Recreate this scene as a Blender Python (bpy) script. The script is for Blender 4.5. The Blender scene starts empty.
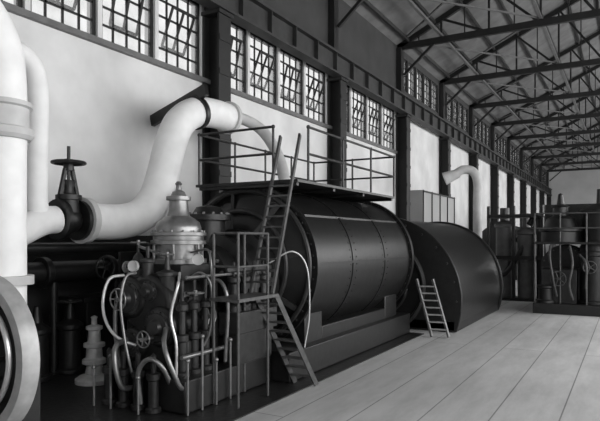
import bpy, bmesh, math, random
from mathutils import Vector, Matrix
random.seed(4)
S=bpy.context.scene
V=Vector
# ---------------- materials ----------------
def mat(name,g,rough=0.6,metal=0.0,noise=0.15,scale=6.0,bump=0.0):
    m=bpy.data.materials.new(name); m.use_nodes=True
    nt=m.node_tree; b=nt.nodes['Principled BSDF']
    b.inputs['Roughness'].default_value=rough
    b.inputs['Metallic'].default_value=metal
    tc=nt.nodes.new('ShaderNodeTexCoord'); n=nt.nodes.new('ShaderNodeTexNoise')
    n.inputs['Scale'].default_value=scale; n.inputs['Detail'].default_value=6
    nt.links.new(tc.outputs['Object'],n.inputs['Vector'])
    r=nt.nodes.new('ShaderNodeValToRGB')
    lo=g*(1-noise); hi=min(1,g*(1+noise))
    r.color_ramp.elements[0].position=.3; r.color_ramp.elements[1].position=.7
    r.color_ramp.elements[0].color=(lo,lo,lo,1); r.color_ramp.elements[1].color=(hi,hi,hi,1)
    nt.links.new(n.outputs['Fac'],r.inputs['Fac']); nt.links.new(r.outputs['Color'],b.inputs['Base Color'])
    if bump>0:
        bp=nt.nodes.new('ShaderNodeBump'); bp.inputs['Strength'].default_value=bump; bp.inputs['Distance'].default_value=.02
        nt.links.new(n.outputs['Fac'],bp.inputs['Height']); nt.links.new(bp.outputs['Normal'],b.inputs['Normal'])
    return m
M_black=mat('black_enamel',.006,.4,0,.4,5,.2)
M_dark=mat('dark_iron',.010,.42,0,.4,8,.1)
M_iron=mat('iron',.035,.38,.3,.3,8,.1)
M_rail=mat('rail_iron',.08,.45,.2,.3,8,.1)
M_steel=mat('steelwork_paint',.010,.6,0,.3,3)
M_steel2=mat('steelwork_grey',.03,.6,0,.3,3)
M_bright=mat('polished_steel',.65,.3,.5,.1,8)
M_plated=mat('plated_pedestal',.55,.3,.15,.15,8)
M_chrome=mat('governor_metal',.24,.3,.6,.2,8)
M_white=mat('white_lagging',.88,.7,0,.05,4,.2)
M_pale=mat('pale_lagging',.55,.7,0,.1,4,.2)
M_rim=mat('wheel_rim_steel',.42,.4,.2,.2,6,.1)
M_grey=mat('grey_paint',.13,.5,0,.2,4,.1)
M_step=mat('step_ladder_paint',.25,.5,0,.2,4,.1)
M_plaster=mat('plaster',.70,.9,0,.15,.7,.1)
M_dado=mat('dark_dado_paint',.02,.6,0,.3,2)
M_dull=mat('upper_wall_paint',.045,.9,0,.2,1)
M_roof=mat('roof_boarding',.16,.9,0,.25,1.2)
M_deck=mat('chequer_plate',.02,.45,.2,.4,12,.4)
M_end=mat('end_wall_paint',.40,.9,0,.1,.5)
def floor_mat():
    m=bpy.data.materials.new('worn_floor'); m.use_nodes=True; nt=m.node_tree; b=nt.nodes['Principled BSDF']
    b.inputs['Roughness'].default_value=.6
    tc=nt.nodes.new('ShaderNodeTexCoord')
    n=nt.nodes.new('ShaderNodeTexNoise'); n.inputs['Scale'].default_value=1.6; n.inputs['Detail'].default_value=10; n.inputs['Roughness'].default_value=.7
    mp2=nt.nodes.new('ShaderNodeMapping'); mp2.inputs['Scale'].default_value=(1.6,.35,1)
    nt.links.new(tc.outputs['Object'],mp2.inputs['Vector']); nt.links.new(mp2.outputs['Vector'],n.inputs['Vector'])
    br=nt.nodes.new('ShaderNodeTexBrick'); br.offset=.5
    br.inputs['Scale'].default_value=1; br.inputs['Brick Width'].default_value=14; br.inputs['Row Height'].default_value=.85
    br.inputs['Mortar Size'].default_value=.012; br.inputs['Mortar Smooth'].default_value=.3
    br.inputs['Color1'].default_value=(.52,.52,.52,1); br.inputs['Color2'].default_value=(.46,.46,.46,1); br.inputs['Mortar'].default_value=(.2,.2,.2,1)
    mp=nt.nodes.new('ShaderNodeMapping'); mp.inputs['Rotation'].default_value=(0,0,math.pi/2)
    nt.links.new(tc.outputs['Object'],mp.inputs['Vector']); nt.links.new(mp.outputs['Vector'],br.inputs['Vector'])
    mx=nt.nodes.new('ShaderNodeMixRGB'); mx.blend_type='MULTIPLY'; mx.inputs['Fac'].default_value=.45
    r=nt.nodes.new('ShaderNodeValToRGB'); r.color_ramp.elements[0].position=.35; r.color_ramp.elements[0].color=(.5,.5,.5,1); r.color_ramp.elements[1].position=.62
    nt.links.new(n.outputs['Fac'],r.inputs['Fac'])
    nt.links.new(br.outputs['Color'],mx.inputs['Color1']); nt.links.new(r.outputs['Color'],mx.inputs['Color2'])
    nt.links.new(mx.outputs['Color'],b.inputs['Base Color'])
    return m
M_floor=floor_mat()
def glass_mat():
    m=bpy.data.materials.new('dusty_glass'); m.use_nodes=True; nt=m.node_tree
    nt.nodes.remove(nt.nodes['Principled BSDF']); o=nt.nodes['Material Output']
    t=nt.nodes.new('ShaderNodeBsdfTransparent'); t.inputs['Color'].default_value=(.97,.97,.97,1)
    d=nt.nodes.new('ShaderNodeBsdfTranslucent'); d.inputs['Color'].default_value=(.6,.6,.6,1)
    n=nt.nodes.new('ShaderNodeTexNoise'); n.inputs['Scale'].default_value=2.5
    mr=nt.nodes.new('ShaderNodeMapRange'); mr.inputs['From Min'].default_value=.3; mr.inputs['From Max'].default_value=.7; mr.inputs['To Min'].default_value=.03; mr.inputs['To Max'].default_value=.35
    nt.links.new(n.outputs['Fac'],mr.inputs['Value'])
    mx=nt.nodes.new('ShaderNodeMixShader'); nt.links.new(mr.outputs['Result'],mx.inputs['Fac'])
    nt.links.new(t.outputs[0],mx.inputs[1]); nt.links.new(d.outputs[0],mx.inputs[2]); nt.links.new(mx.outputs[0],o.inputs['Surface'])
    return m
M_glass=glass_mat()
# ---------------- mesh builder ----------------
class B:
    def __init__(s): s.bm=bmesh.new()
    def box(s,x0,x1,y0,y1,z0,z1):
        v=[s.bm.verts.new(p) for p in ((x0,y0,z0),(x1,y0,z0),(x1,y1,z0),(x0,y1,z0),(x0,y0,z1),(x1,y0,z1),(x1,y1,z1),(x0,y1,z1))]
        for f in ((0,3,2,1),(4,5,6,7),(0,1,5,4),(1,2,6,5),(2,3,7,6),(3,0,4,7)): s.bm.faces.new([v[i] for i in f])
        return s
    def beam(s,p,q,w,h=None):
        p=V(p);q=V(q);h=h or w; d=(q-p); L=d.length; d.normalize()
        up=V((0,0,1)) if abs(d.z)<.95 else V((0,1,0))
        a=d.cross(up).normalized(); b=a.cross(d).normalized()
        vs=[]
        for c in (p,q):
            for i,j in ((-1,-1),(1,-1),(1,1),(-1,1)): vs.append(s.bm.verts.new(c+a*i*w/2+b*j*h/2))
        for f in ((0,1,2,3),(7,6,5,4),(0,4,5,1),(1,5,6,2),(2,6,7,3),(3,7,4,0)): s.bm.faces.new([vs[i] for i in f])
        return s
    def lathe(s,o,ax,prof,seg=32,arc=None):
        o=V(o);ax=V(ax).normalized(); up=V((0,0,1)) if abs(ax.z)<.9 else V((1,0,0))
        a=ax.cross(up).normalized(); b=a.cross(ax).normalized()
        rings=[]
        for r,h in prof:
            c=o+ax*h
            if r<1e-5: rings.append([s.bm.verts.new(c)])
            else: rings.append([s.bm.verts.new(c+a*math.cos(t)*r+b*math.sin(t)*r) for t in [2*math.pi*i/seg for i in range(seg)]])
        for A,C in zip(rings,rings[1:]):
            for i in range(seg):
                j=(i+1)%seg
                if len(A)==1 and len(C)==1: break
                if len(A)==1: s.bm.faces.new((A[0],C[i],C[j]))
                elif len(C)==1: s.bm.faces.new((A[j],A[i],C[0]))
                else: s.bm.faces.new((A[j],A[i],C[i],C[j]))
        return s
    def cyl(s,p,q,r,seg=20,r2=None):
        p=V(p);q=V(q);L=(q-p).length; r2=r if r2 is None else r2
        return s.lathe(p,q-p,[(0,0),(r,0),(r2,L),(0,L)],seg)
    def tube(s,pts,r,seg=14,sm=6):
        pts=[V(p) for p in pts]
        if sm>1 and len(pts)>2:
            P=[pts[0]*2-pts[1]]+pts+[pts[-1]*2-pts[-2]]; out=[]
            for i in range(1,len(P)-2):
                for k in range(sm):
                    t=k/sm;a,b,c,d=P[i-1],P[i],P[i+1],P[i+2]
                    out.append(.5*((2*b)+(c-a)*t+(2*a-5*b+4*c-d)*t*t+(3*b-a-3*c+d)*t**3))
            out.append(pts[-1]); pts=out
        n=len(pts); T=[(pts[min(i+1,n-1)]-pts[max(i-1,0)]).normalized() for i in range(n)]
        up=V((0,0,1)) if abs(T[0].z)<.9 else V((1,0,0))
        a=T[0].cross(up).normalized(); rings=[]
        for i in range(n):
            a=(a-T[i]*a.dot(T[i])).normalized(); b=T[i].cross(a)
            rings.append([s.bm.verts.new(pts[i]+(a*math.cos(2*math.pi*k/seg)+b*math.sin(2*math.pi*k/seg))*r) for k in range(seg)])
        for A,C in zip(rings,rings[1:]):
            for k in range(seg): s.bm.faces.new((A[k],A[(k+1)%seg],C[(k+1)%seg],C[k]))
        s.bm.faces.new(list(reversed(rings[0]))); s.bm.faces.new(rings[-1])
        return s
    def torus(s,o,ax,R,r,seg=36,rs=8):
        pr=[(R+r*math.cos(2*math.pi*k/rs),r*math.sin(2*math.pi*k/rs)) for k in range(rs+1)]
        return s.lathe(o,ax,pr,seg)
    def sph(s,o,r,seg=16):
        k=8; return s.lathe(o,(0,0,1),[(r*math.sin(math.pi*i/k) if 0<i<k else 0,-r*math.cos(math.pi*i/k)) for i in range(k+1)],seg)
    def bolts(s,o,ax,R,n,r=.02,h=.03):
        o=V(o);ax=V(ax).normalized(); up=V((0,0,1)) if abs(ax.z)<.9 else V((1,0,0))
        a=ax.cross(up).normalized(); b=a.cross(ax)
        for i in range(n):
            c=o+(a*math.cos(2*math.pi*i/n)+b*math.sin(2*math.pi*i/n))*R; s.cyl(c,c+ax*h,r,6)
        return s
    def wheel(s,o,ax,R,r=.015,sp=5):
        o=V(o);ax=V(ax).normalized(); s.torus(o,ax,R,r,28,8); s.cyl(o-ax*.04,o+ax*.04,r*2.4,12)
        up=V((0,0,1)) if abs(ax.z)<.9 else V((1,0,0)); a=ax.cross(up).normalized(); b=a.cross(ax)
        for i in range(sp):
            t=2*math.pi*i/sp; s.cyl(o,o+(a*math.cos(t)+b*math.sin(t))*R,r*.8,8)
        return s
    def done(s,name,m,parent=None,bevel=0,ang=35):
        me=bpy.data.meshes.new(name); bmesh.ops.remove_doubles(s.bm,verts=s.bm.verts,dist=1e-5)
        bmesh.ops.recalc_face_normals(s.bm,faces=s.bm.faces)
        s.bm.to_mesh(me); s.bm.free(); me.materials.append(m)
        me.polygons.foreach_set('use_smooth',[True]*len(me.polygons)); me.set_sharp_from_angle(angle=math.radians(ang))
        ob=bpy.data.objects.new(name,me); S.collection.objects.link(ob)
        if parent:
            ob.parent=parent; ob.matrix_parent_inverse=Matrix.Translation(-parent.location)
        if bevel:
            md=ob.modifiers.new('bevel','BEVEL'); md.width=bevel; md.segments=2; md.limit_method='ANGLE'
        return ob
def empty(name,loc):
    e=bpy.data.objects.new(name,None); e.location=loc; e.empty_display_size=.3; S.collection.objects.link(e); return e

# ---------------- shell ----------------
YA,YB=-8.0,86.5; XL,XR=-10.0,12.0; EZ=12.0; BAY=7.4
cols=[5.1+BAY*i for i in range(-1,12)]
B().box(XL-.4,XR+.4,YA-.4,YB+.4,-.3,0).done('floor',M_floor)
w=B(); TH=.35
w.box(XL-TH,XL,YA,YB,2.6,6.85)
w.box(XL-TH,XL,27.3,YB,6.85,9.0)
wins=[];cler=[]
pit=1.74
yprev=YA
for c in cols[:4]:
    if c>20: break
    y0=c+.22
    w.box(XL-TH,XL,yprev,y0,6.85,8.85)
    for k in range(4):
        a=y0+k*pit+.06; b=a+pit-.12
        wins.append((a,b))
        if k<3: w.box(XL-TH,XL,b,b+.12,6.85,8.85)
    yprev=y0+4*pit-.06
w.box(XL-TH,XL,yprev,27.3,6.85,8.85)
w.done('wall_left',M_plaster)
B().box(XL-TH,XL+.03,YA,YB,0,2.6).done('baseboard_left',M_dado)
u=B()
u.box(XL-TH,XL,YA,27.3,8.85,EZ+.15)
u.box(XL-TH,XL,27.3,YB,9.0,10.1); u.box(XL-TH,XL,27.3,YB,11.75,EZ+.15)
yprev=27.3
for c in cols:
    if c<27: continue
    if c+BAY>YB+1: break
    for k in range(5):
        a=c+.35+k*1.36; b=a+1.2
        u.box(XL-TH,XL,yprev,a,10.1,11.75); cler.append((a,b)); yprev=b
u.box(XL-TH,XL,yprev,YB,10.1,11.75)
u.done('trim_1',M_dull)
e=B()
e.box(XL,XR,YB,YB+.4,0,17.5)
e.done('wall_end',M_end)
B().box(XL,XR,YA-.3,YA,0,17.5).done('wall_near',M_plaster)
r=B(); r.box(XR,XR+.3,YA,YB,0,2.0); r.box(XR,XR+.3,YA,YB,10.5,EZ+.15)
for c in cols: r.box(XR,XR+.3,c-.4,c+.4,2.0,10.5)
r.done('wall_right',M_plaster)
def window(n,a,b,z0,z1,nc,nr,tilt):
    E=empty('window_%d'%n,(XL-.1,(a+b)/2,z0)); f=B(); t=.045; x=XL-.12
    f.box(x-.05,x+.05,a,a+.07,z0,z1); f.box(x-.05,x+.05,b-.07,b,z0,z1); f.box(x-.05,x+.05,a,b,z0,z0+.07); f.box(x-.05,x+.05,a,b,z1-.07,z1)
    for i in range(1,nc): yy=a+(b-a)*i/nc; f.box(x-.02,x+.02,yy-t/2,yy+t/2,z0,z1)
    for i in range(1,nr): zz=z0+(z1-z0)*i/nr; f.box(x-.02,x+.02,a,b,zz-t/2,zz+t/2)
    if tilt:
        a2=a+(b-a)/nc; b2=b-(b-a)/nc; h=(z1-z0)*.5; zc=z0+(z1-z0)*.5; an=math.radians(tilt)
        for s1 in (-1,1):
            f.beam((x+.03+math.sin(an)*h/2*s1,a2,zc+math.cos(an)*h/2*s1),(x+.03+math.sin(an)*h/2*s1,b2,zc+math.cos(an)*h/2*s1),.06)
        for k in range(3):
            yy=a2+(b2-a2)*k/2
            f.beam((x+.03-math.sin(an)*h/2,yy,zc-math.cos(an)*h/2),(x+.03+math.sin(an)*h/2,yy,zc+math.cos(an)*h/2),.05)
    f.done('frame',M_steel,E)
    B().box(x-.004,x+.004,a+.06,b-.06,z0+.06,z1-.06).done('glass',M_glass,E)
n=1
for a,b in wins:
    if b>4: window(n,a,b,6.85,8.85,4,5,22 if n%2 else 14); n+=1
for a,b in cler:
    window(n,a,b,10.1,11.75,2,4,0); n+=1
B().box(XL,XL+.12,YA,27.0,6.72,6.84).done('trim_2',M_grey)

# columns
for i,c in enumerate(cols):
    f=B(); x0=XL+.02
    for xx in (x0,x0+.5): f.box(xx,xx+.06,c-.26,c+.26,0,8.5)
    f.box(x0,x0+.5,c-.03,c+.03,0,8.5)
    f.box(x0-.0,x0+.62,c-.32,c+.32,8.5,8.6)
    f.box(x0,x0+.25,c-.18,c+.18,8.6,EZ-.05)
    f.box(x0,x0+.7,c-.34,c+.34,0,.12)
    for k in range(9): f.box(x0+.56,x0+.585,c-.26,c+.26,.6+k*.9,.75+k*.9)
    f.done('steel_column' if i==0 else 'steel_column.%03d'%i,M_steel)
g=B(); gx=XL+.5
g.box(gx-.03,gx+.03,YA+.1,YB-.1,8.62,9.4); g.box(gx-.2,gx+.2,YA+.1,YB-.1,8.61,8.68); g.box(gx-.2,gx+.2,YA+.1,YB-.1,9.36,9.44); g.box(gx-.04,gx+.04,YA+.1,YB-.1,9.44,9.56)
y=YA+.5
while y<YB: g.box(gx-.18,gx+.18,y-.02,y+.02,8.65,9.38); y+=BAY/5
g.done('crane_girder',M_steel2)

# roof
AX,AZ=1.0,17.3
def rz(x): return EZ+(AZ-EZ)*((x-XL)/(AX-XL) if x<=AX else (XR-x)/(XR-AX))
rf=B()
def slab(x0,x1):
    z0,z1=rz(x0),rz(x1)
    vs=[rf.bm.verts.new(p) for p in ((x0,YA,z0+.1),(x1,YA,z1+.1),(x1,YB,z1+.1),(x0,YB,z0+.1),(x0,YA,z0+.2),(x1,YA,z1+.2),(x1,YB,z1+.2),(x0,YB,z0+.2))]
    for f in ((0,3,2,1),(4,5,6,7),(0,1,5,4),(1,2,6,5),(2,3,7,6),(3,0,4,7)): rf.bm.faces.new([vs[i] for i in f])
for x0,x1 in ((XL-.4,AX),(AX,XR+.4)): slab(x0,x1)
rf.done('ceiling',M_roof)
pl=B()
for x in [XL+.6+1.3*i for i in range(17)]:
    z=rz(x)-.02; pl.box(x-.05,x+.05,YA,YB,z-.1,z+.06)
pl.done('trim_3',M_steel2)
for i,c in enumerate(cols[1:]):
    t=B(); zc=EZ; 
    t.box(XL+.05,XR-.05,c-.09,c+.09,zc-.15,zc+.15)
    t.beam((XL+.05,c,rz(XL)+.0),(AX,c,AZ-.15),.18,.24); t.beam((XR-.05,c,rz(XR)),(AX,c,AZ-.15),.18,.24)
    xs=[XL+11*k/5 for k in range(6)]
    for k in range(1,6):
        t.beam((xs[k],c,zc),(xs[k],c,rz(xs[k])-.12),.09)
        if k>1: t.beam((xs[k-1],c,rz(xs[k-1])-.05),(xs[k],c,zc),.1)
        t.beam((xs[k-1]+1.1,c,zc),(xs[k-1]+1.1,c,rz(xs[k-1]+1.1)-.12),.05)
    for k in range(1,5):
        xa=XR-11*k/5; t.beam((xa,c,zc),(xa,c,rz(xa)-.12),.08); t.beam((xa,c,zc),(xa+2.2,c,rz(xa+2.2)-.1),.07)
    t.beam((XL+.35,c,10.6),(XL+1.9,c,zc-.05),.12)
    t.done('roof_truss' if i==0 else 'roof_truss.%03d'%i,M_steel)
br=B()
for x in (-7.8,-3.4,AX): br.box(x-.06,x+.06,5.1,YB-.2,EZ+.16,EZ+.28)
for i,c in enumerate(cols[1:-1]):
    br.beam((XL+.3,c,EZ+.22),(-3.4,c+BAY,EZ+.22),.07); br.beam((-3.4,c,EZ+.32),(XL+.3,c+BAY,EZ+.32),.07)
br.done('roof_bracing',M_grey)

# ---------------- deck ----------------
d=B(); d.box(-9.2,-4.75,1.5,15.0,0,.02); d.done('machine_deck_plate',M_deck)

# ---------------- steam turbine ----------------
AXX=-6.5; ZC=2.0; R=1.5
T=empty('steam_turbine',(AXX,11,.03))
b=B(); b.box(-7.9,-5.1,8.6,14.9,.03,.55); b.box(-7.0,-5.45,6.3,8.55,.03,.5); b.box(-7.7,-5.3,9.5,10.2,.5,1.1); b.box(-7.7,-5.3,13.6,14.4,.5,1.1)
b.box(-7.5,-5.3,10.2,13.6,.5,.8)
b.done('bedplate',M_dark,T,.02)
b=B()
b.lathe((AXX,9.3,ZC),(0,1,0),[(0,-.35),(.5,-.34),(1.0,-.22),(1.32,-.02),(1.42,0),(1.58,0),(1.58,.09),(1.5,.1),(1.5,1.7),(1.515,1.7),(1.515,1.8),(1.5,1.8),(1.5,3.5),(1.515,3.5),(1.515,3.6),(1.5,3.6),(1.5,5.25),(1.58,5.25),(1.58,5.4),(1.4,5.45),(.7,5.6),(0,5.6)],72)
for an in (2,40):
    a=math.radians(an); b.beam((AXX+1.49*math.cos(a),9.42,ZC+1.49*math.sin(a)),(AXX+1.49*math.cos(a),14.5,ZC+1.49*math.sin(a)),.05,.05)
b.done('exhaust_casing',M_black,T)
b=B()
b.bolts((AXX,9.3,ZC),(0,-1,0),1.5,44,.022,.04)
b.bolts((AXX,14.55,ZC),(0,-1,0),1.53,44,.02,.03)
for yy in (10.9,11.2,12.7,13.0):
    for k in range(64):
        a=2*math.pi*k/64; c=V((AXX+1.5*math.cos(a),yy,ZC+1.5*math.sin(a))); b.cyl(c,c+V((math.cos(a),0,math.sin(a)))*.014,.012,6)
b.torus((AXX,9.05,ZC),(0,1,0),1.05,.05,48); b.torus((AXX,9.22,ZC),(0,1,0),1.45,.05,56)
for k in range(8):
    a=math.pi/4*k+.2; b.beam((AXX+.55*math.cos(a),8.97,ZC+.55*math.sin(a)),(AXX+1.4*math.cos(a),9.24,ZC+1.4*math.sin(a)),.06,.1)
b.done('head_ribs',M_iron,T)
b=B(); b.lathe((AXX,7.7,1.75),(0,1,0),[(0,0),(.75,0),(.75,.08),(.62,.1),(.66,.5),(.85,.55),(.85,.68),(.72,.7),(.8,1.1),(.95,1.15),(.95,1.3),(0,1.3)],48)
b.box(-7.45,-5.55,7.8,8.95,1.68,1.82)
b.lathe((AXX-.25,8.45,2.4),(0,0,1),[(.3,0),(.3,.45),(.42,.46),(.42,.56),(.3,.57),(.22,.7),(0,.75)],28)
b.done('high_pressure_casing',M_dark,T)
b=B()
for k in range(9): 
    for xx in (-7.38,-5.62): b.cyl((xx,7.88+k*.125,1.82),(xx,7.88+k*.125,1.92),.03,6)
b.bolts((AXX,7.7,1.75),(0,-1,0),.68,20,.03,.05); b.bolts((AXX-.25,8.45,2.96),(0,0,1),.37,14,.025,.04)
b.done('casing_bolts',M_chrome,T)
# front pedestal
b=B(); b.box(-6.85,-6.0,6.55,7.65,.5,1.25); b.lathe((-6.4,6.5,1.5),(0,1,0),[(0,0),(.42,0),(.48,.05),(.48,1.18),(0,1.18)],32)
b.lathe((-6.72,6.45,1.6),(0,1,0),[(0,0),(.28,0),(.32,.05),(.32,.3),(.26,.33),(.26,1.0),(0,1.0)],28)
b.lathe((-6.1,6.45,1.2),(0,1,0),[(0,0),(.28,0),(.32,.05),(.32,.25),(.28,.3),(.28,1.1),(0,1.1)],28)
b.lathe((-6.65,6.45,.9),(0,1,0),[(0,0),(.22,0),(.26,.05),(.26,.6),(0,.6)],24)
b.box(-6.85,-6.0,6.85,7.75,1.85,2.12); b.box(-6.95,-5.7,6.65,6.75,.5,1.0); b.box(-7.15,-5.75,7.3,7.45,.5,1.9)
b.done('front_pedestal',M_dark,T,.02)
b=B()
for (x,z,r,y) in ((-6.72,1.6,.26,6.45),(-6.1,1.2,.26,6.45),(-6.65,.9,.2,6.45),(-6.33,1.72,.16,6.5)):
    b.lathe((x,y,z),(0,-1,0),[(0,.12),(r*.4,.12),(r*.5,.06),(r*.8,.05),(r*.85,.03),(r,.02),(r,-.06)],28); b.bolts((x,y-.01,z),(0,-1,0),r*.9,10,.016,.04)
for (y,z,r) in ((6.85,1.55,.16),(7.2,1.3,.18),(7.5,1.0,.14)):
    b.lathe((-6.0,y,z),(1,0,0),[(0,.2),(r*.5,.2),(r*.55,.12),(r,.1),(r,-.05)],28); b.bolts((-5.9,y,z),(1,0,0),r*.85,8,.016,.03)
b.done('bearing_covers',M_iron,T)
b=B(); b.lathe((-6.45,7.3,2.12),(0,0,1),[(0,0),(.46,0),(.46,.07),(.37,.08),(.37,.30),(.45,.31),(.45,.37),(.41,.38),(.41,.44),(.45,.45),(.45,.5),(.37,.51),(.37,.58),(.34,.67),(.26,.73),(.19,.77),(.165,.85),(.15,1.02),(.2,1.03),(.2,1.09),(.13,1.1),(.1,1.17),(.05,1.2),(.04,1.27),(.06,1.3),(.03,1.34),(0,1.34)],40)
b.bolts((-6.45,7.3,2.62),(0,0,1),.41,14,.02,.035)
for k in range(6):
    a=math.pi/3*k; b.cyl((-6.45+.41*math.cos(a),7.3+.41*math.sin(a),2.18),(-6.45+.41*math.cos(a),7.3+.41*math.sin(a),2.44),.025,8)
b.done('governor_dome',M_chrome,T)
b=B(); b.lathe((-6.8,6.75,1.85),(0,0,1),[(0,0),(.15,0),(.15,.2),(.19,.21),(.19,.27),(.11,.29),(.07,.4),(.025,.45),(.025,.6),(0,.6)],24)
b.lathe((-6.1,6.65,1.6),(0,0,1),[(0,0),(.12,0),(.12,.35),(.16,.36),(.16,.41),(.05,.45),(.03,.65),(0,.65)],24)
b.lathe((-6.45,6.6,1.9),(0,0,1),[(0,0),(.09,0),(.09,.25),(.12,.26),(.12,.3),(.03,.32),(.03,.5),(0,.5)],20)
for yy in (6.55,6.82,7.08): b.lathe((-5.72,yy,.5),(0,0,1),[(0,0),(.12,0),(.12,.06),(.07,.08),(.07,.5),(.1,.52),(.1,.6),(.05,.62),(.05,.95),(.09,.97),(.09,1.05),(.03,1.1),(.03,1.4),(0,1.4)],20)
for xx in (-6.85,-6.55,-6.25,-5.95): b.lathe((xx,6.2,.03),(0,0,1),[(0,0),(.11,0),(.11,.06),(.075,.08),(.075,.45),(.1,.47),(.1,.55),(.04,.57),(.04,.8),(0,.85)],18)
b.done('servo_cylinders',M_iron,T)
b=B(); b.box(-5.75,-5.35,7.45,8.6,1.0,1.35); b.box(-5.7,-5.4,7.5,8.5,.5,1.0)
for k in range(4):
    y=7.6+.28*k
    b.lathe((-5.55,y,1.35),(0,0,1),[(.12,0),(.12,.1),(.07,.12),(.07,.45),(.11,.46),(.11,.55),(.02,.56),(.02,.8),(0,.8)],18)
b.beam((-5.55,7.4,2.02),(-5.55,8.7,2.02),.05,.08)
b.done('valve_chest',M_iron,T,.015)
b=B()
b.tube([(-6.85,6.5,1.95),(-6.95,6.3,1.9),(-6.98,6.2,1.6),(-6.88,6.15,1.3),(-6.7,6.2,1.05),(-6.5,6.4,.9)],.024)
b.tube([(-5.9,6.7,2.0),(-5.75,6.5,1.85),(-5.8,6.4,1.4),(-5.7,6.4,1.0),(-5.7,6.4,.5)],.022)
b.tube([(-5.45,8.5,2.1),(-5.1,8.7,2.3),(-4.95,8.95,2.0),(-4.93,9.0,1.2),(-5.0,8.95,.6)],.014)
b.done('oil_pipes',M_bright,T)
b=B()
b.tube([(-6.5,6.4,2.0),(-6.5,6.2,1.95),(-6.5,6.1,1.6),(-6.45,6.1,1.2),(-6.35,6.1,.8),(-6.3,6.15,.5)],.022)
b.tube([(-5.9,6.9,1.9),(-5.65,6.9,2.0),(-5.5,6.95,1.8),(-5.5,6.95,1.2),(-5.6,6.9,.9)],.02)
b.tube([(-6.1,7.2,2.3),(-5.7,7.1,2.35),(-5.55,7.0,2.2),(-5.5,7.0,1.6)],.018)
b.tube([(-5.9,7.3,1.8),(-5.6,7.3,1.85),(-5.45,7.3,1.5),(-5.5,7.3,.6)],.03)
b.tube([(-6.95,6.5,.5),(-7.0,6.45,1.2),(-6.95,6.5,1.7),(-6.85,6.7,1.9)],.035)
b.tube([(-5.6,6.5,.5),(-5.5,6.3,.4),(-5.5,6.15,.6),(-5.65,6.1,1.0),(-5.9,6.4,1.2)],.035)
b.tube([(-6.4,6.3,.3),(-6.4,6.0,.4),(-6.5,5.98,.9),(-6.6,6.3,1.0)],.04)
b.tube([(-6.1,6.1,.15),(-6.1,6.05,.6),(-5.95,6.1,.8),(-5.8,6.2,.7),(-5.75,6.35,.4)],.035)
b.beam((-6.8,6.75,2.4),(-6.1,6.65,2.25),.035); b.beam((-6.1,6.65,2.25),(-6.4,7.0,2.35),.03)
b.cyl((-5.6,6.5,1.95),(-5.6,8.6,1.95),.025,10); b.cyl((-5.6,6.4,.8),(-5.6,7.4,.8),.035,12)
for yy,h in ((6.3,.8),(6.62,1.1),(6.95,.7),(7.3,.95)): b.cyl((-5.4,yy,.03),(-5.4,yy,h),.018,8); b.sph((-5.4,yy,h),.035,10)
for xx,h in ((-6.95,.6),(-6.6,.8),(-6.05,.55)): b.cyl((xx,6.0,.03),(xx,6.0,h),.018,8); b.sph((xx,6.0,h),.035,10)
b.done('linkage_and_drains',M_chrome,T)
b=B(); b.wheel((-6.72,6.25,1.6),(0,-1,0),.16,.013); b.wheel((-5.55,6.65,1.72),(0,0,1),.12,.012); b.wheel((-5.73,7.2,1.3),(1,0,0),.16,.013); b.cyl((-5.95,7.2,1.3),(-5.7,7.2,1.3),.03)
b.cyl((-6.72,6.45,1.6),(-6.72,6.22,1.6),.03); b.wheel((-6.1,6.65,2.28),(0,0,1),.1,.012); b.wheel((-6.15,6.2,1.05),(0,-1,0),.12,.012); b.cyl((-6.15,6.45,1.05),(-6.15,6.2,1.05),.02)
b.wheel((-6.8,6.75,2.46),(0,0,1),.11,.012)
b.done('handwheels',M_chrome,T)
b=B()
b.box(-7.3,-7.25,6.8,7.5,1.7,2.3); b.beam((-7.27,6.85,.03),(-7.27,6.85,1.7),.05); b.beam((-7.27,7.4,.03),(-7.27,7.4,1.7),.05)
b.done('gauge_board',M_black,T)
b=B()
for y in (6.93,7.15,7.37): b.lathe((-7.25,y,2.05),(1,0,0),[(0,.02),(.08,.02),(.1,.03),(.1,-.01)],24)
b.lathe((-5.75,6.95,2.2),(.5,-1,0),[(0,.02),(.07,.02),(.085,.03),(.085,-.03),(0,-.03)],24)
b.lathe((-6.6,6.45,2.1),(.2,-1,0),[(0,.02),(.07,.02),(.085,.03),(.085,-.03),(0,-.03)],24)
b.done('gauges',M_pale,T)
b=B(); b.box(-5.5,-4.95,6.9,8.0,1.58,1.63)
for x in (-5.45,-5.0):
    for y in (6.95,7.75): b.cyl((x,y,.03),(x,y,2.6),.022,10)
for z in (2.1,2.6):
    b.cyl((-5.0,6.95,z),(-5.0,7.75,z),.02,10); b.cyl((-5.45,6.95,z),(-5.0,6.95,z),.02,10)
b.done('landing',M_rail,T)
PZ=3.55
b=B(); b.box(-7.55,-5.2,9.05,14.0,PZ,PZ+.05); 
for y in (9.1,10.6,12.1,13.9): b.box(-7.5,-5.25,y,y+.08,PZ-.06,PZ)
b.done('gallery_deck',M_dark,T)
b=B()
def rail(pts,zt=1.0,post=1.3):
    for p,q in zip(pts,pts[1:]):
        p=V(p);q=V(q); L=(q-p).length; k=max(1,round(L/post))
        for z in (zt*.5,zt): b.cyl(p+V((0,0,z)),q+V((0,0,z)),.024,10)
        for i in range(k+1):
            c=p.lerp(q,i/k); b.cyl(c,c+V((0,0,zt+.02)),.024,10); b.sph(c+V((0,0,zt)),.038,10)
rail([(-5.2,9.45,PZ+.05),(-5.2,13.95,PZ+.05),(-7.5,13.95,PZ+.05),(-7.5,9.1,PZ+.05),(-5.75,9.1,PZ+.05)])
b.done('gallery_railing',M_iron,T)
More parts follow.
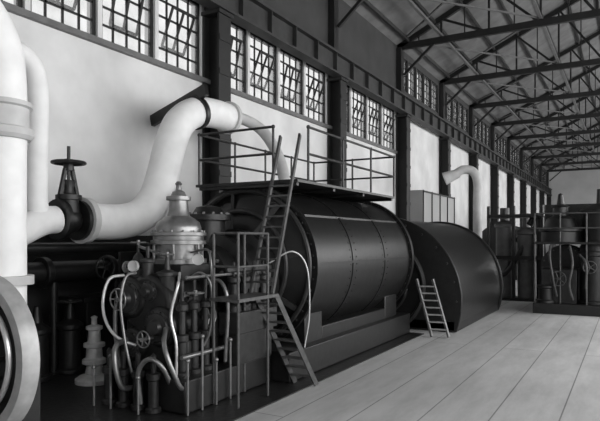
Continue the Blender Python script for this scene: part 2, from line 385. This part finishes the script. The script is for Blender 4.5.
def ladder(name,p,q,wdir,w,n,m,parent=None,rr=.022,extra=0):
    f=B(); p=V(p);q=V(q);wd=V(wdir).normalized()*w/2; d=(q-p)
    for s_ in (-1,1): f.beam(p+wd*s_,q+wd*s_+d.normalized()*extra,.04,.08)
    for i in range(1,n):
        c=p.lerp(q,i/n); f.beam(c-wd,c+wd,.11,.03)
    return f.done(name,m,parent)
ladder('lower_ladder',(-4.85,8.72,.03),(-5.22,8.02,1.6),(1,0.0,0),.42,10,M_rail,T)
ladder('upper_ladder',(-5.25,7.95,1.62),(-5.45,8.95,3.65),(1,-.0,0),.42,11,M_rail,T,extra=.9)
ladder('rear_step_ladder',(-4.2,14.6,.03),(-4.75,15.05,1.45),(1,0.25,0),.42,8,M_step,T)

# ---------------- generator ----------------
GX=-6.25
G=empty('electric_generator',(GX,18,0))
def arch(bm,y0,y1,Rr,zc,seg=56,base=0.0):
    a0=math.asin(min(.99,(zc-base)/Rr))*.98
    ring=[]
    for y in (y0,y1):
        pts=[(GX+Rr*math.cos(t),zc+Rr*math.sin(t)) for t in [-a0+(math.pi+2*a0)*k/seg for k in range(seg+1)]]
        ring.append([bm.verts.new((x,y,max(z,0))) for x,z in pts])
    n_=len(ring[0])
    for k in range(n_): bm.faces.new((ring[0][k],ring[0][(k+1)%n_],ring[1][(k+1)%n_],ring[1][k]))
    bm.faces.new(ring[0]); bm.faces.new(list(reversed(ring[1])))
b=B(); arch(b.bm,15.7,21.4,2.28,.84); b.box(GX-2.1,GX+2.2,15.6,21.4,0,.35); b.done('stator_hood',M_black,G,.06)
b=B()
for y in (15.6,21.3): arch(b.bm,y,y+.14,2.35,.84)
b.done('hood_ribs',M_dark,G,.02)
b=B(); b.torus((GX,15.58,1.2),(0,1,0),1.3,.07,48); b.torus((GX,15.58,1.2),(0,1,0),.8,.05,40); b.cyl((-6.4,15.0,1.6),(-6.4,15.6,1.6),.5,32)
for k in range(14): 
    a=math.pi*k/13; b.cyl((GX+2.2*math.cos(a),15.55,.84+2.2*math.sin(a)),(GX+2.2*math.cos(a),15.6,.84+2.2*math.sin(a)),.03,8)
b.done('end_shield',M_iron,G)

# ---------------- steam pipes ----------------
P=empty('lagged_steam_pipe',(-8.6,9,2.85))
b=B()
b.tube([(-8.6,7.15,2.85),(-8.6,7.6,2.84),(-8.6,8.1,2.86),(-8.6,8.6,3.0),(-8.6,9.0,3.35),(-8.6,9.25,3.9),(-8.6,9.45,4.5),(-8.6,9.75,5.05),(-8.6,10.3,5.4),(-8.6,11.0,5.5),(-8.6,11.5,5.5)],.34,24,8)
b.done('pipe_run',M_white,P)
b=B(); b.tube([(-8.6,11.4,5.5),(-8.5,11.95,5.55),(-8.2,12.3,5.35),(-7.8,12.3,4.9),(-7.4,12.1,4.3),(-7.1,11.8,3.62)],.14,20,8)
b.lathe((-8.6,11.48,5.5),(0,1,0),[(.2,0),(.4,0),(.4,.1),(.2,.1)],28)
b.done('reduced_branch',M_pale,P)
b=B(); b.lathe((-8.6,7.12,2.85),(0,1,0),[(.2,0),(.42,0),(.42,.12),(.2,.12)],28); b.bolts((-8.6,7.22,2.85),(0,1,0),.37,10,.02,.04); 
b.done('flange',M_pale,P)
b=B(); b.beam((XL+.02,10.35,5.35),(-8.2,10.2,5.85),.1,.26); b.lathe((-8.6,10.3,5.4),(0,.85,.3),[(.34,-.06),(.39,-.06),(.39,.06),(.34,.06)],28)
b.done('wall_bracket',M_black,P)
Q=empty('lagged_riser_pipe',(-7.35,4.8,0))
b=B(); b.tube([(-7.35,4.8,.03),(-7.35,4.8,1.75),(-7.35,4.8,3.4),(-7.35,4.8,4.6),(-7.38,4.7,5.2),(-7.45,4.35,5.65),(-7.6,3.8,5.8),(-7.9,2.8,5.8)],.31,24,6)
b.done('pipe_run',M_white,Q)
b=B(); b.lathe((-7.35,4.8,3.85),(0,0,1),[(.2,0),(.36,0),(.4,.05),(.4,.14),(.34,.16),(.34,.42),(.38,.44),(.38,.5),(.2,.5)],32); b.lathe((-7.35,4.8,1.9),(0,0,1),[(.2,0),(.4,0),(.4,.12),(.2,.12)],32)
b.done('flange_pair',M_pale,Q)
Q2=empty('lagged_branch_pipe',(-8.6,6.2,3))
b=B()
b.tube([(-8.6,6.5,2.85),(-8.6,6.35,2.87),(-8.6,6.25,3.1),(-8.6,6.25,4.0),(-8.6,6.25,5.0),(-8.62,6.1,5.45),(-8.7,5.7,5.6),(-8.9,4.6,5.6)],.17,18,6)
b.tube([(-8.6,6.6,2.85),(-8.6,6.3,2.8),(-8.6,5.6,2.5),(-8.5,4.6,2.3)],.24,18,6)
b.done('pipe_run',M_white,Q2)
VV=empty('gate_valve',(-8.6,6.87,2.6))
b=B(); b.sph((-8.6,6.87,2.85),.24,20); b.cyl((-8.6,6.62,2.85),(-8.6,6.7,2.85),.36,24); b.cyl((-8.6,7.03,2.85),(-8.6,7.11,2.85),.36,24)
b.lathe((-8.6,6.87,2.95),(0,0,1),[(.2,0),(.17,.25),(.22,.26),(.22,.34),(.1,.36),(.08,.45),(.12,.6)],20)
for s_ in (-1,1): b.beam((-8.6,6.87+.18*s_,3.28),(-8.6,6.87+.07*s_,3.75),.06)
b.cyl((-8.6,6.87,3.2),(-8.6,6.87,4.15),.03,10); b.wheel((-8.6,6.87,3.86),(0,0,1),.27,.03,6); b.cyl((-8.6,6.87,3.72),(-8.6,6.87,3.92),.09,14)
b.done('valve_body',M_dark,VV)
MM=empty('condenser_piping',(-9.2,8.5,.03))
b=B()
b.box(-9.7,-9.0,7.6,12.0,.03,1.3); b.box(-9.75,-8.95,7.5,12.1,1.3,1.4)
b.cyl((-9.3,5.6,1.9),(-9.3,12.1,1.9),.2,24); b.cyl((-9.0,5.6,2.35),(-9.0,9.2,2.35),.1,18)
for y in (5.7,6.8,8.3,9.8,11.3): b.cyl((-9.3,y,1.9),(-9.3,y+.12,1.9),.29,24); b.cyl((-9.3,y+.3,.03),(-9.3,y+.3,1.8),.08,14)
for y in (6.0,6.6,7.3): b.lathe((-9.1,y,.03),(0,0,1),[(0,0),(.26,0),(.26,.08),(.2,.1),(.2,.8),(.24,.82),(.24,.9),(.1,1.0),(.05,1.3),(0,1.3)],24)
b.done('pipework',M_dark,MM,.01)
b=B(); b.wheel((-9.1,6.0,1.35),(0,0,1),.2,.02); b.wheel((-9.1,7.3,1.35),(0,0,1),.2,.02); b.wheel((-8.95,8.0,1.95),(1,0,0),.22,.02); b.cyl((-9.2,8.0,1.95),(-8.93,8.0,1.95),.04)
b.wheel((-8.85,9.6,1.0),(1,0,0),.2,.02); b.cyl((-9.0,9.6,1.0),(-8.82,9.6,1.0),.04)
b.done('valve_wheels',M_iron,MM)
ST=empty('polished_pump_pedestal',(-8.1,7.0,.03))
b=B(); b.lathe((-8.1,7.0,.03),(0,0,1),[(0,0),(.32,0),(.32,.07),(.26,.11),(.15,.15),(.13,.3),(.2,.33),(.2,.4),(.14,.43),(.13,.6),(.18,.62),(.18,.68),(.11,.7),(.1,.9),(.14,.92),(.14,.97),(.05,1.0),(.045,1.1),(.06,1.13),(0,1.16)],28)
b.done('turned_body',M_plated,ST)
FW=empty('flywheel_pump',(-5.98,3.6,.03)); fx,fy=-5.93,3.6
b=B(); b.lathe((fx,fy,1.3),(0,1,0),[(.70,.0),(.72,-.05),(.82,-.05),(.85,.0),(.85,.12),(.80,.16),(.7,.16),(.7,0)],64); b.done('wheel_rim',M_rim,FW)
b=B(); b.lathe((fx,fy,1.3),(0,1,0),[(0,-.12),(.12,-.12),(.15,.02),(.7,.06),(.7,.14),(.3,.22),(0,.24)],48); b.bolts((fx,fy+.02,1.3),(0,-1,0),.42,12,.03,.06)
b.lathe((fx,fy+.2,1.3),(0,1,0),[(.2,0),(.2,.4),(0,.4)],24)
b.box(fx-.55,fx+.2,fy+.25,fy+.6,.03,1.2)
b.done('pump_casing',M_dark,FW)
b=B(); b.torus((fx,fy-.03,1.3),(0,1,0),.58,.03,48); b.done('inner_ring',M_bright,FW)

# ---------------- far equipment ----------------
def turb2(name,x,y):
    E=empty(name,(x,y,0)); f=B()
    f.box(x-1.15,x+1.9,y-.4,y+3.2,0,.35); f.box(x-.9,x+.2,y-.2,y+1.2,.35,1.5); f.box(x+.2,x+1.7,y+1.2,y+2.6,.35,2.3)
    f.lathe((x-.3,y+1.2,1.5),(0,1,0),[(0,0),(.8,0),(.8,.1),(.65,.12),(.7,.6),(.84,.65),(.84,.8),(.8,2.0),(0,2.0)],36)
    f.lathe((x-.75,y-.15,0.35),(0,0,1),[(0,0),(.3,0),(.3,.1),(.24,.12),(.24,.5),(.3,.52),(.3,.6),(0,.62)],24)
    f.box(x-1.15,x+1.9,y-.3,y+2.6,2.35,2.43)
    f.lathe((x+.7,y+.3,.35),(0,0,1),[(0,0),(.55,0),(.55,.1),(.45,.12),(.45,1.6),(.52,1.62),(.52,1.75),(.45,1.76),(.4,2.0)],28)
    f.lathe((x+1.5,y+.3,.35),(0,0,1),[(0,0),(.35,0),(.35,.1),(.3,.12),(.3,1.5),(.38,1.52),(.38,1.65),(.3,1.7),(.1,2.0)],28)
    f.lathe((x-.35,y+.4,2.43),(0,0,1),[(.62,0),(.62,.35),(.7,.36),(.7,.45),(.55,.5),(.45,.8),(.25,.9),(.25,1.2),(.3,1.22),(.12,1.3),(.08,1.65),(0,1.7)],28)
    f.lathe((x+.85,y+.6,2.43),(0,0,1),[(.55,0),(.55,1.0),(.62,1.02),(.62,1.1),(.35,1.25),(.1,1.3),(.08,1.8),(0,1.8)],24)
    f.box(x-1.0,x+1.8,y+1.6,y+2.4,2.43,3.8)
    f.done('casing',M_dark,E,.01)
    f=B()
    for xx in (x-1.1,x-.3,x+.5,x+1.3):
        for yy in (y-.25,y+2.5): f.cyl((xx,yy,.35),(xx,yy,3.4),.03,8)
    for z in (2.9,3.4): f.cyl((x-1.1,y-.25,z),(x+1.8,y-.25,z),.025,8); f.cyl((x-1.1,y-.25,z),(x-1.1,y+2.5,z),.025,8)
    f.tube([(x-.6,y-.25,2.3),(x-.6,y-.45,1.9),(x-.5,y-.45,1.2),(x-.4,y-.3,.6)],.04); f.tube([(x,y-.3,2.3),(x+.1,y-.5,1.7),(x,y-.5,1.0),(x+.1,y-.3,.5)],.04)
    f.tube([(x+.3,y-.3,2.0),(x+.5,y-.5,1.7),(x+.5,y-.5,.9)],.04); f.wheel((x-.35,y-.38,1.2),(0,-1,0),.24,.02); f.wheel((x+.6,y-.3,1.6),(0,-1,0),.2,.02)
    f.bolts((x-.3,y+1.18,1.5),(0,-1,0),.72,18,.03,.04)
    f.done('pipes_and_rails',M_rail,E)
turb2('steam_turbine.001',-1.75,21.6)
H=empty('feedwater_heater',(-4.4,25.5,0)); b=B()
for x,y,h in ((-4.6,25.6,3.3),(-3.7,25.4,3.0)):
    b.lathe((x,y,0.12),(0,0,1),[(0,.0),(.36,0),(.36,1.5),(.42,1.52),(.42,1.62),(.36,1.64),(.36,h-.4),(.42,h-.38),(.42,h-.28),(.34,h-.2),(.15,h-.1),(0,h-.1)],28)
b.done('vessels',M_grey,H)
b=B(); b.box(-5.2,-3.0,24.95,26.1,0,.12); b.cyl((-4.35,25.5,2.5),(-4.05,25.5,2.5),.1); b.tube([(-4.7,25.1,1.0),(-4.4,25.1,1.2),(-3.9,25.1,2.0),(-3.75,25.2,2.4)],.1)
for x in (-5.15,-4.15,-3.07): b.cyl((x,25.03,0),(x,25.03,3.9),.07)
b.box(-5.2,-3.0,24.95,26.1,3.42,3.55); b.box(-5.2,-3.0,24.96,25.05,1.7,1.85)
b.tube([(-3.6,25.4,3.1),(-3.4,25.4,3.4),(-3.2,25.3,3.3),(-3.17,25.25,2.6),(-3.17,25.25,.1)],.14)
b.done('stand_and_connections',M_dark,H)
K=empty('vent_pipe',(-6.1,27,0)); b=B(); b.tube([(-6.9,26.6,5.55),(-6.6,26.7,5.7),(-6.2,26.8,5.6),(-6.0,26.8,5.1),(-6.0,26.8,4.0),(-6.0,26.8,.0)],.2,18,6); b.cyl((-6.0,26.8,0),(-6,26.8,.1),.3)
b.cyl((-7.4,26.4,5.3),(-6.8,26.6,5.55),.3,18,.2); b.done('pipe_run',M_pale,K)
C=empty('switchboard',(-9.3,31,0)); b=B(); b.box(-9.85,-9.0,28.2,34.2,0,5.0); b.done('cabinet',M_end,C,.02)
b=B()
for k in range(5): b.box(-8.99,-8.95,28.2+k*1.47,28.28+k*1.47,0,5.0)
for z in (0,1.6,3.3,4.9): b.box(-8.99,-8.95,28.2,34.2,z,z+.08)
b.done('panel_frames',M_steel,C)
D=empty('condensing_plant',(-7,45,0)); b=B()
for k in range(3):
    y=38+k*9; b.lathe((-7.2,y,2.0),(0,1,0),[(0,0),(1.3,.1),(1.5,.2),(1.5,4.5),(1.3,4.6),(0,4.7)],32); b.box(-8.3,-6.1,y,y+4.6,0,1.0)
    b.cyl((-7.2,y+2,3.3),(-7.2,y+2,4.6),.3,18)
b.done('casings',M_dark,D)

# ---------------- light ----------------
wd=bpy.data.worlds.new('World'); S.world=wd; wd.use_nodes=True; bg=wd.node_tree.nodes['Background']
bg.inputs['Color'].default_value=(.9,.9,.9,1); bg.inputs['Strength'].default_value=1.2
def area(name,loc,rot,sx,sy,e):
    l=bpy.data.lights.new(name,'AREA'); l.shape='RECTANGLE'; l.size=sx; l.size_y=sy; l.energy=e
    o=bpy.data.objects.new(name,l); o.location=loc; o.rotation_euler=rot; S.collection.objects.link(o)
    return o
area('window_daylight',(XR-.1,14,6.2),(0,math.radians(90),0),7,42,4000)
area('window_daylight_far',(XR-.1,58,6.2),(0,math.radians(90),0),7,44,3800)
sn=bpy.data.lights.new('sun','SUN'); sn.energy=2.8; sn.angle=math.radians(12)
so=bpy.data.objects.new('sun',sn); so.rotation_euler=(0,math.radians(55),math.radians(12)); S.collection.objects.link(so)
# ---------------- camera ----------------
cd=bpy.data.cameras.new('camera'); cd.sensor_width=36; cd.lens=34.8; cd.shift_y=.049; cd.clip_end=300
co=bpy.data.objects.new('camera',cd); co.location=(0,0,2.5); co.rotation_euler=(math.radians(90),0,math.radians(29.64)); S.collection.objects.link(co); S.camera=co
S.view_settings.view_transform='Standard'
